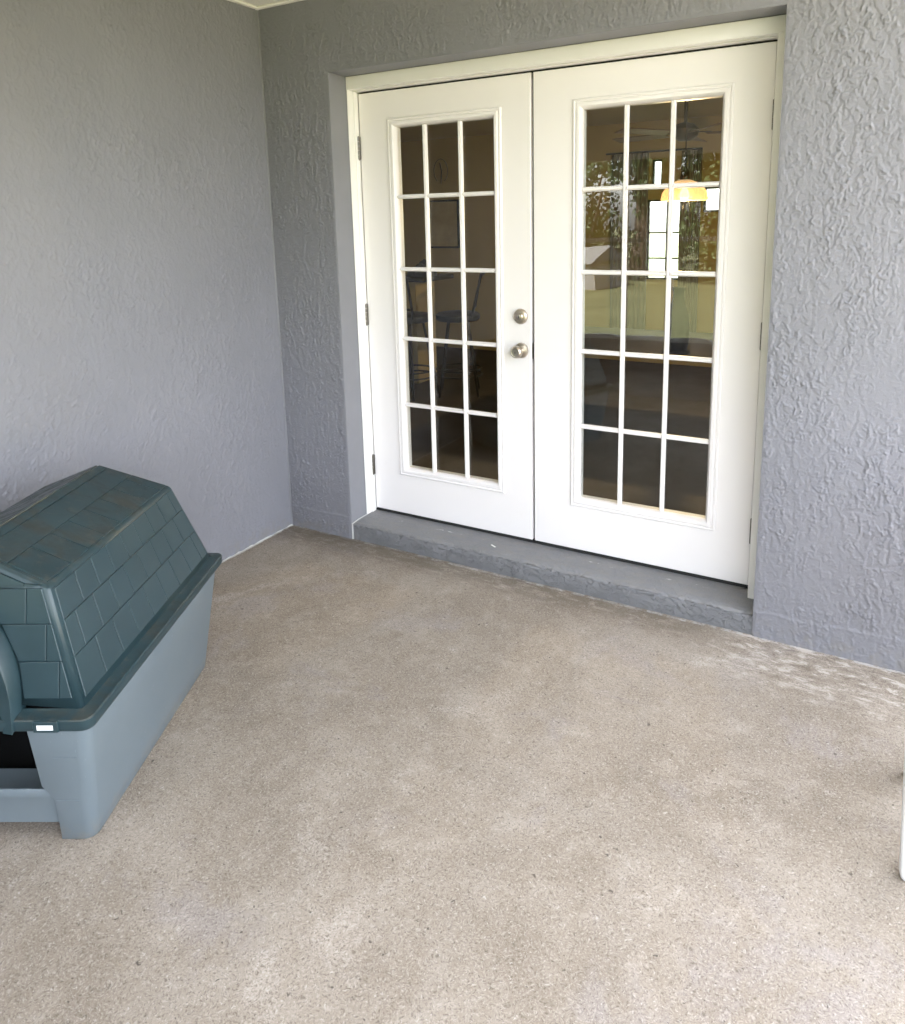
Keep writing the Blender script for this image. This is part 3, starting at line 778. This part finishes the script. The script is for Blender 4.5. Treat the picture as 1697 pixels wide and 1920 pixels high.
for sy in (-1, 1):
    autosmooth(obj('arm', tube(bmesh.new(), [(-.17, sy * .235, .42), (-.175, sy * .24, .58), (-.15, sy * .245, .63), (.10, sy * .245, .65), (.21, sy * .235, .66)], [.02, .02, .022, .022, .018], 10), M['bucket'], pc_), 50)
tag(pc_, 'white plastic patio chair with one leg showing at the right edge', 'chair')

# ------------------------------------------------------------------ dining room behind the doors
rm = ROOM; wall_m = simple('room_wall_paint', (.38, .30, .115), .7, var=.04); floor_m = simple('room_floor_tile', (.075, .068, .06), .7, spec=.15, var=.2)
x0, x1, y0, y1, rh = rm['x0'], rm['x1'], rm['y0'], rm['y1'], rm['h']
tag(obj('room_floor', nbox(x0, x1, .245, y1, -.1, .078), floor_m), kind='structure')
tag(obj('room_ceiling', nbox(x0, x1, .242, y1, rh, rh + .03), simple('room_ceiling_paint', (.55, .49, .38), .8)), kind='structure')
tag(obj('room_wall', nbox(x0 - .1, x0, .24, y1 + .1, 0, rh), wall_m), kind='structure')
tag(obj('room_wall', nbox(x1, x1 + .06, .24, y1 + .1, 0, rh), wall_m), kind='structure')
tag(obj('room_wall', nbox(x0, -.003, .2405, .26, 0, rh), wall_m), kind='structure')
# far wall with two window openings
def wall_with_holes(holes, xa, xb, za, zb, y, thk):
    xs = sorted({xa, xb, *[h[0] for h in holes], *[h[1] for h in holes]}); zs = sorted({za, zb, *[h[2] for h in holes], *[h[3] for h in holes]})
    bm = bmesh.new()
    for i in range(len(xs) - 1):
        for j in range(len(zs) - 1):
            mx_, mz_ = (xs[i] + xs[i + 1]) / 2, (zs[j] + zs[j + 1]) / 2
            if any(h[0] < mx_ < h[1] and h[2] < mz_ < h[3] for h in holes): continue
            for yy in (y, y + thk):
                bm.faces.new([bm.verts.new(p) for p in ((xs[i], yy, zs[j]), (xs[i + 1], yy, zs[j]), (xs[i + 1], yy, zs[j + 1]), (xs[i], yy, zs[j + 1]))])
    for h in holes:
        a, b, c, d = h
        for q in (((a, c), (a, d)), ((b, c), (b, d)), ((a, c), (b, c)), ((a, d), (b, d))):
            (p0, q0), (p1, q1) = q; bm.faces.new([bm.verts.new(p) for p in ((p0, y, q0), (p1, y, q1), (p1, y + thk, q1), (p0, y + thk, q0))])
    bmesh.ops.remove_doubles(bm, verts=bm.verts, dist=1e-5); return bm
holes = [(.50, .86, .92, 1.70), (1.04, 1.24, 1.57, 1.80), (.54, .64, 1.83, 2.08)]
tag(obj('room_wall', wall_with_holes(holes, x0, x1, 0, rh, y1, .12), wall_m), kind='structure')
tag(obj('outer_cladding', nbox(x0 - .2, .2, y1 + .121, y1 + .2, -.2, rh), M['stucco_left']), 'grey stucco back face of the house, behind the dining room', 'wall')
dkf = simple('dark_window_frame', (.04, .035, .03), .5)
def window(hx, bars_v, bars_h, label):
    a, b, c, d = hx; w = empty('window', ((a + b) / 2, y1 + .05, c)); o = w.location.copy()
    def lp(k, y): return rect(a + k, b - k, c + k, d - k, y)
    obj('frame', rel(rings([lp(0.0005, y1 + .03), lp(.018, y1 + .03), lp(.018, y1 + .07), lp(0.0005, y1 + .07)]), o), dkf, w)
    for x in bars_v: obj('bar', rel(nbox(x - .006, x + .006, y1 + .04, y1 + .06, c + .018, d - .018), o), dkf, w)
    for z in bars_h: obj('bar', rel(nbox(a + .018, b - .018, y1 + .041, y1 + .059, z - .008, z + .008), o), dkf, w)
    obj('pane', rel(nbox(a + .01, b - .01, y1 + .062, y1 + .066, c + .01, d - .01), o), M['winglass'], w)
    tag(w, label, 'window')
window(holes[0], [.69], [1.13, 1.38], 'tall bright window with dark bars seen through the right door')
window(holes[1], [], [], 'small bright square window beside the lit pendant lamp')
window(holes[2], [], [], 'narrow bright window strip above the tall barred window')
# curtains beside the tall window
cloth = simple('grey_beige_cloth', (.20, .185, .16), .9, var=.1, vscale=6)
def curtain(xa, xb, label):
    bm = bmesh.new(); prev = None; n = 40
    for i in range(n + 1):
        x = lerp(xa, xb, i / n); yy = y1 - .07 + .022 * math.sin(i * 1.25) + .008 * math.sin(i * 2.9)
        cur = [bm.verts.new((x + .004 * math.sin(z * 3), yy + (.006 * math.sin(z * 4 + i)), z)) for z in (.30, .8, 1.3, 1.8, 2.14)]
        if prev:
            for k in range(4): bm.faces.new((prev[k], cur[k], cur[k + 1], prev[k + 1]))
        prev = cur
    o = obj('curtain', bm, cloth, smooth=True); m_ = o.modifiers.new('thickness', 'SOLIDIFY'); m_.thickness = .004
    tag(o, label, 'curtain')
curtain(.16, .53, 'dim grey curtain left of the tall barred window indoors')
curtain(.84, 1.03, 'narrow dim curtain right of the tall barred window indoors')
tag(autosmooth(obj('curtain_rod', tube(bmesh.new(), [(.10, y1 - .07, 2.15), (1.03, y1 - .07, 2.15)], .009, 8), M['dark'])), 'dark curtain rod above the tall window indoors', 'curtain rod')
# pendant lamp
lp = empty('pendant_lamp', (1.47, 2.0, 1.62)); lp.scale = (.88, .88, 1)
autosmooth(obj('shade', lathe(bmesh.new(), [(.158, 0), (.160, .010), (.152, .045), (.125, .082), (.085, .108), (.042, .122), (.030, .124), (.030, .121), (.082, .104), (.121, .079), (.148, .043), (.156, .010), (.155, 0)], 40), amber(), lp), 50)
autosmooth(obj('bulb', lathe(bmesh.new(), [(.0001, -.004), (.022, .002), (.034, .024), (.030, .05), (.016, .075), (.0001, .076)], 20), emit('bulb_glow', (1.0, .82, .50), 1.2), lp), 60)
autosmooth(obj('cap', lathe(bmesh.new(), [(.032, .124), (.034, .14), (.024, .175), (.008, .20), (.0001, .20)], 24), simple('lamp_bronze', (.06, .045, .03), .5), lp))
autosmooth(obj('cord', tube(bmesh.new(), [(0, 0, .19), (0, 0, rh - 1.62 - .02)], .004, 6), M['dark'], lp))
autosmooth(obj('canopy', lathe(bmesh.new(), [(.06, rh - 1.62 - .002), (.058, rh - 1.62 - .015), (.02, rh - 1.62 - .03), (.0001, rh - 1.62 - .03)], 24), simple('canopy_bronze', (.06, .045, .03), .5), lp))
pl = bpy.data.lights.new('pendant_bulb_light', 'POINT'); pl.energy = 6; pl.color = (1.0, .72, .36); pl.shadow_soft_size = .03
plo = bpy.data.objects.new('pendant_bulb_light', pl); col.objects.link(plo); plo.parent = lp; plo.location = (0, 0, -.03)
tag(lp, 'lit amber glass pendant lamp hanging behind the right door', 'lamp')
# ceiling fan
fn = empty('ceiling_fan', (1.13, 3.4, 2.17)); wood = simple('fan_blade_wood', (.16, .10, .05), .5, var=.15, vscale=20); br = simple('fan_bronze', (.05, .04, .03), .4, .6)
autosmooth(obj('motor', lathe(bmesh.new(), [(.0001, -.06), (.05, -.055), (.10, -.02), (.11, .03), (.07, .07), (.02, .085), (.0001, .085)], 28), br, fn), 50)
autosmooth(obj('rod', tube(bmesh.new(), [(0, 0, .08), (0, 0, rh - 2.17 - .001)], .012, 8), br, fn))
blade = None
for k in range(5):
    if blade is None:
        bm = nbox(.16, .64, -.065, .065, -.004, .004, .002)
        for v in bm.verts: v.co.z += v.co.y * .18; v.co.y *= .75 + .5 * (v.co.x - .16)
        bo = obj('blade', bm, wood, fn); blade = bo.data
    else: bo = link('blade', blade, None, fn)
    bo.rotation_euler = (0, 0, R(20 + 72 * k))
    ir = obj('blade_iron', nbox(.09, .20, -.014, .014, .006, .012, .001), br, bo)
tag(fn, 'brown five-bladed ceiling fan hanging deep in the dining room', 'ceiling fan')
# dining table with plates and a chair
dkw = simple('dark_wood', (.010, .009, .008), .75, spec=.15, var=.2, vscale=12); blk = simple('black_metal', (.012, .012, .013), .4, .3)
tb = empty('dining_table', (1.25, 1.95, .078)); zt0 = .75 - .078
autosmooth(obj('table_top', nbox(-.75, .75, -.45, .45, zt0 - .035, zt0, .006, 2), dkw, tb))
for sx in (-1, 1):
    for sy in (-1, 1): obj('leg', nbox(sx * .66 - .03, sx * .66 + .03, sy * .37 - .03, sy * .37 + .03, 0, zt0 - .0355, .004), dkw, tb)
tag(autosmooth(obj('vase', lathe(bmesh.new(), [(.0001, 0), (.055, 0), (.066, .04), (.070, .12), (.060, .21), (.038, .28), (.030, .33), (.038, .37), (.034, .37), (.026, .33), (.0001, .30)], 28), M['dark'], loc=(1.535, 1.66, .7505)), 50), 'tall dark vase standing on the dining table behind the right door', 'vase')
tag(tb, 'dark wooden dining table inside, under the pendant lamp', 'table')
# bar counter and stools seen through the left door
ctr = empty('bar_counter', (-1.85, 2.95, .078))
obj('cabinet', nbox(-1.3, .80, -.16, .16, 0, .93), wall_m, ctr); autosmooth(obj('counter_top', nbox(-1.34, .95, -.26, .26, .9305, .972, .006, 2), simple('dark_stone', (.02, .02, .02), .25), ctr))
tag(ctr, 'bar counter with a dark top behind the left door', 'counter')
bg_ = bmesh.new(); bmesh.ops.create_icosphere(bg_, subdivisions=3, radius=1)
for v in bg_.verts:
    n_ = math.sin(v.co.x * 5 + 1) * .12 + math.sin(v.co.y * 7) * .1
    v.co = Vector((v.co.x * .15 * (1 + n_), v.co.y * .09, max(0, v.co.z) * .11 * (1 + 2 * n_)))
tag(autosmooth(obj('bag', bg_, simple('black_cloth', (.01, .01, .011), .8), loc=(-1.02, 2.86, 1.0505)), 60), 'small slumped black bag on the bar counter', 'bag')
def stool(loc, rz, label):
    s = empty('bar_stool', loc, rz); sh = .65
    autosmooth(obj('seat', lathe(bmesh.new(), [(.0001, sh - .02), (.17, sh - .02), (.185, sh - .005), (.185, sh + .03), (.165, sh + .045), (.0001, sh + .05)], 28), simple('black_vinyl', (.015, .015, .016), .5), s), 45)
    for k in range(4):
        a = R(45 + 90 * k); autosmooth(obj('leg', tube(bmesh.new(), [(.11 * math.cos(a), .11 * math.sin(a), sh - .021), (.23 * math.cos(a), .23 * math.sin(a), 0)], .011, 8), blk, s))
    for zz, rr in ((.22, .192), (.17, .198)):
        autosmooth(obj('foot_ring', tube(bmesh.new(), [(rr * math.cos(R(q)), rr * math.sin(R(q)), zz) for q in range(0, 361, 15)], .008, 6), blk, s))
    for sx in (-1, 1): autosmooth(obj('back_post', tube(bmesh.new(), [(sx * .15, .12, sh + .02), (sx * .165, .20, sh + .36)], .011, 8), blk, s))
    for sx in (-.09, -.03, .03, .09): autosmooth(obj('spindle', tube(bmesh.new(), [(sx, .148, sh + .10), (sx, .196, sh + .34)], .008, 6), blk, s))
    autosmooth(obj('back_rail', tube(bmesh.new(), [(-.168, .20, sh + .36), (0, .222, sh + .37), (.168, .20, sh + .36)], .013, 8), blk, s))
    autosmooth(obj('back_rail', tube(bmesh.new(), [(-.155, .14, sh + .10), (0, .152, sh + .10), (.155, .14, sh + .10)], .010, 8), blk, s))
    tag(s, label, 'bar stool', 'bar stools by the counter')
stool((-.52, 2.62, .078), R(-62), 'black bar stool with its backrest on the right, nearer the door knob')
stool((-.86, 2.40, .078), R(172), 'black bar stool next to the counter, nearer the hinges of the left door')
pc = empty('picture_frame', (-1.83, y1 - .012, 1.50))
obj('frame', rings([rect(-.20, .20, -.27, .27, .011), rect(-.20, .20, -.27, .27, -.012), rect(-.18, .18, -.25, .25, -.012), rect(-.18, .18, -.25, .25, .011)]), dkw, pc)
obj('print', nbox(-.181, .181, .002, .008, -.251, .251), simple('plain_print', (.42, .36, .22), .6, var=.25, vscale=5), pc)
tag(pc, 'dim framed picture on the far yellow wall, left door', 'picture')
wr = empty('wall_ornament', (-1.85, y1 - .02, 2.09))
autosmooth(obj('hoop', tube(bmesh.new(), [(.09 * math.cos(R(q)), 0, .13 * math.sin(R(q))) for q in range(-60, 241, 15)], .004, 6), dkw, wr)); autosmooth(obj('stem', tube(bmesh.new(), [(0, 0, -.14), (.01, 0, 0), (-.01, 0, .09)], .006, 6), dkw, wr))
tag(wr, 'dark curved wall ornament above the framed picture', 'ornament')

# ------------------------------------------------------------------ garden (mirrored in the right door)
bark = simple('bark', (.10, .075, .055), .9, var=.3, vscale=9)
def leafmat(n, c):
    t = NT(n); f = t.noise(t.mapping(), 1.3, 3, .6)
    t.base(t.ramp(f, [(.3, tuple(x * .7 for x in c)), (.7, tuple(x * 1.25 for x in c))])); t.rough(.6); t.spec(.3)
    return t.m
LM = [leafmat('leaf_dark', (.035, .060, .018)), leafmat('leaf_mid', (.055, .085, .025)), leafmat('leaf_pale', (.08, .10, .035))]
def tree(x, y, h, r, mat, label, seed):
    rnd = random.Random(seed); t_ = empty('tree', (x, y, -.12)); bm = bmesh.new()
    tube(bm, [(0, 0, -.1), (.05, 0, h * .2), (.0, .08, h * .45), (.1, .05, h * .75)], [r * .11, r * .075, r * .055, .03], 9)
    tips = []
    for k in range(8):
        a = k * 2.4; z0 = h * (.28 + .05 * k); e_ = Vector((math.cos(a) * r * .62, math.sin(a) * r * .62, z0 + h * .20))
        tube(bm, [(0.02, .04, z0), (e_.x * .5, e_.y * .5, z0 + h * .07), tuple(e_)], [r * .04, r * .025, .012], 6); tips.append(e_)
    autosmooth(obj('trunk', bm, bark, t_), 60)
    tips += [Vector((rnd.uniform(-.5, .5) * r, rnd.uniform(-.5, .5) * r, h * rnd.uniform(.55, .95))) for _ in range(10)]
    vs, fs = [], []
    for c in tips:
        cr = r * rnd.uniform(.28, .45)
        for _ in range(340):
            d = Vector((rnd.gauss(0, 1), rnd.gauss(0, 1), rnd.gauss(0, .75))).normalized() * cr * (rnd.random() ** .45)
            p = c + d; s = rnd.uniform(.04, .09); n_ = Vector((rnd.gauss(0, 1), rnd.gauss(0, 1), rnd.gauss(0, 1) + .6)).normalized()
            a = n_.orthogonal().normalized(); b = n_.cross(a); i = len(vs)
            vs += [p - a * s, p - b * s * .55, p + a * s, p + b * s * .55]; fs.append((i, i + 1, i + 2, i + 3))
    me = bpy.data.meshes.new('crown'); me.from_pydata([tuple(v) for v in vs], [], fs); link('crown', me, mat, t_)
    tag(t_, label, 'tree', 'garden trees')
TR = [(-7.5, -15, 6.5, 3.0, 0), (-4.4, -21, 8.0, 3.4, 1), (-1.2, -17, 6.0, 2.6, 0), (1.8, -23, 8.5, 3.6, 1), (-10.5, -24, 9, 3.8, 2), (5.5, -20, 7, 3.0, 0), (-6, -31, 10, 4.6, 1), (0, -33, 10, 4.8, 0), (10, -28, 9, 4.2, 2)]
def shrub(x, y, h, r, mat, label, seed):
    rnd = random.Random(seed); s_ = empty('shrub', (x, y, -.12)); bm = bmesh.new()
    for k in range(5):
        a = k * 1.26; tube(bm, [(0, 0, -.05), (math.cos(a) * r * .3, math.sin(a) * r * .3, h * .4), (math.cos(a) * r * .5, math.sin(a) * r * .5, h * .8)], [.07, .05, .02], 6)
    autosmooth(obj('stem', bm, bark, s_), 60)
    vs, fs = [], []
    for _ in range(16):
        c = Vector((rnd.uniform(-.7, .7) * r, rnd.uniform(-.6, .6) * r, h * rnd.uniform(.12, .85))); cr = r * rnd.uniform(.30, .46)
        for _ in range(430):
            p = c + Vector((rnd.gauss(0, 1), rnd.gauss(0, 1), rnd.gauss(0, 1))).normalized() * cr * (rnd.random() ** .4)
            if p.z < .02: continue
            q = rnd.uniform(.04, .085); n_ = Vector((rnd.gauss(0, 1), rnd.gauss(0, 1), rnd.gauss(0, 1) + .6)).normalized()
            a = n_.orthogonal().normalized(); b = n_.cross(a); i = len(vs)
            vs += [p - a * q, p - b * q * .6, p + a * q, p + b * q * .6]; fs.append((i, i + 1, i + 2, i + 3))
    me = bpy.data.meshes.new('foliage'); me.from_pydata([tuple(v) for v in vs], [], fs); link('foliage', me, mat, s_)
    tag(s_, label, 'shrub', 'tall shrubs behind the lawn')
SL = ['leftmost tall shrub of the row behind the lawn', 'second tall shrub from the left behind the lawn', 'third tall shrub from the left, behind the hutch', 'fourth tall shrub from the left behind the lawn', 'fifth tall shrub from the left behind the lawn', 'sixth tall shrub from the left behind the lawn', 'rightmost tall shrub of the row behind the lawn']
for i, (x, y, h) in enumerate([(-10.2, -16.5, 4.2), (-7.4, -17.4, 4.8), (-4.9, -16.2, 3.9), (-2.5, -17.2, 4.6), (-.2, -16.4, 4.0), (2.2, -17.0, 4.4), (4.8, -16.4, 4.0)]):
    shrub(x, y, h, 1.9, LM[i % 3 % 2], SL[i], 60 + i)
nm = ['dark round tree nearest the hutch, mirrored in the door', 'mid green tree behind the hutch, mirrored in the door', 'small dark tree mirrored beside the lamp', 'tall green tree right of the garden in the mirror image', 'pale tall tree at the far left of the garden', 'dark tree on the right side of the lawn', 'broad tree at the back left of the garden', 'broad dark tree at the back of the garden', 'pale broad tree at the far right of the garden']
for i, (x, y, h, r, k) in enumerate(TR): tree(x, y, h, r, LM[k], nm[i], 20 + i)
sh_ = empty('garden_hutch', (-4.1, -14.2, -.12), R(12)); sh_.scale = (.58, .58, .50)
obj('wall', nbox(-1.6, 1.6, -1.2, 1.2, 0, 1.35), simple('shed_white', (.26, .25, .24), .7), sh_)
bm = bmesh.new(); v = [bm.verts.new(p) for p in ((-1.8, -1.4, 1.32), (1.8, -1.4, 1.32), (1.8, 1.4, 1.32), (-1.8, 1.4, 1.32), (-1.8, 0, 2.15), (1.8, 0, 2.15))]
for f in ((0, 1, 5, 4), (2, 3, 4, 5), (0, 4, 3), (1, 2, 5), (3, 2, 1, 0)): bm.faces.new([v[i] for i in f])
obj('roof', bm, simple('shed_roof', (.13, .13, .13), .8), sh_); obj('door', nbox(-.4, .4, 1.2005, 1.23, 0, 1.25), simple('shed_door', (.3, .3, .3), .7), sh_)
tag(sh_, 'small white hutch with a grey pitched roof across the lawn', 'hutch')
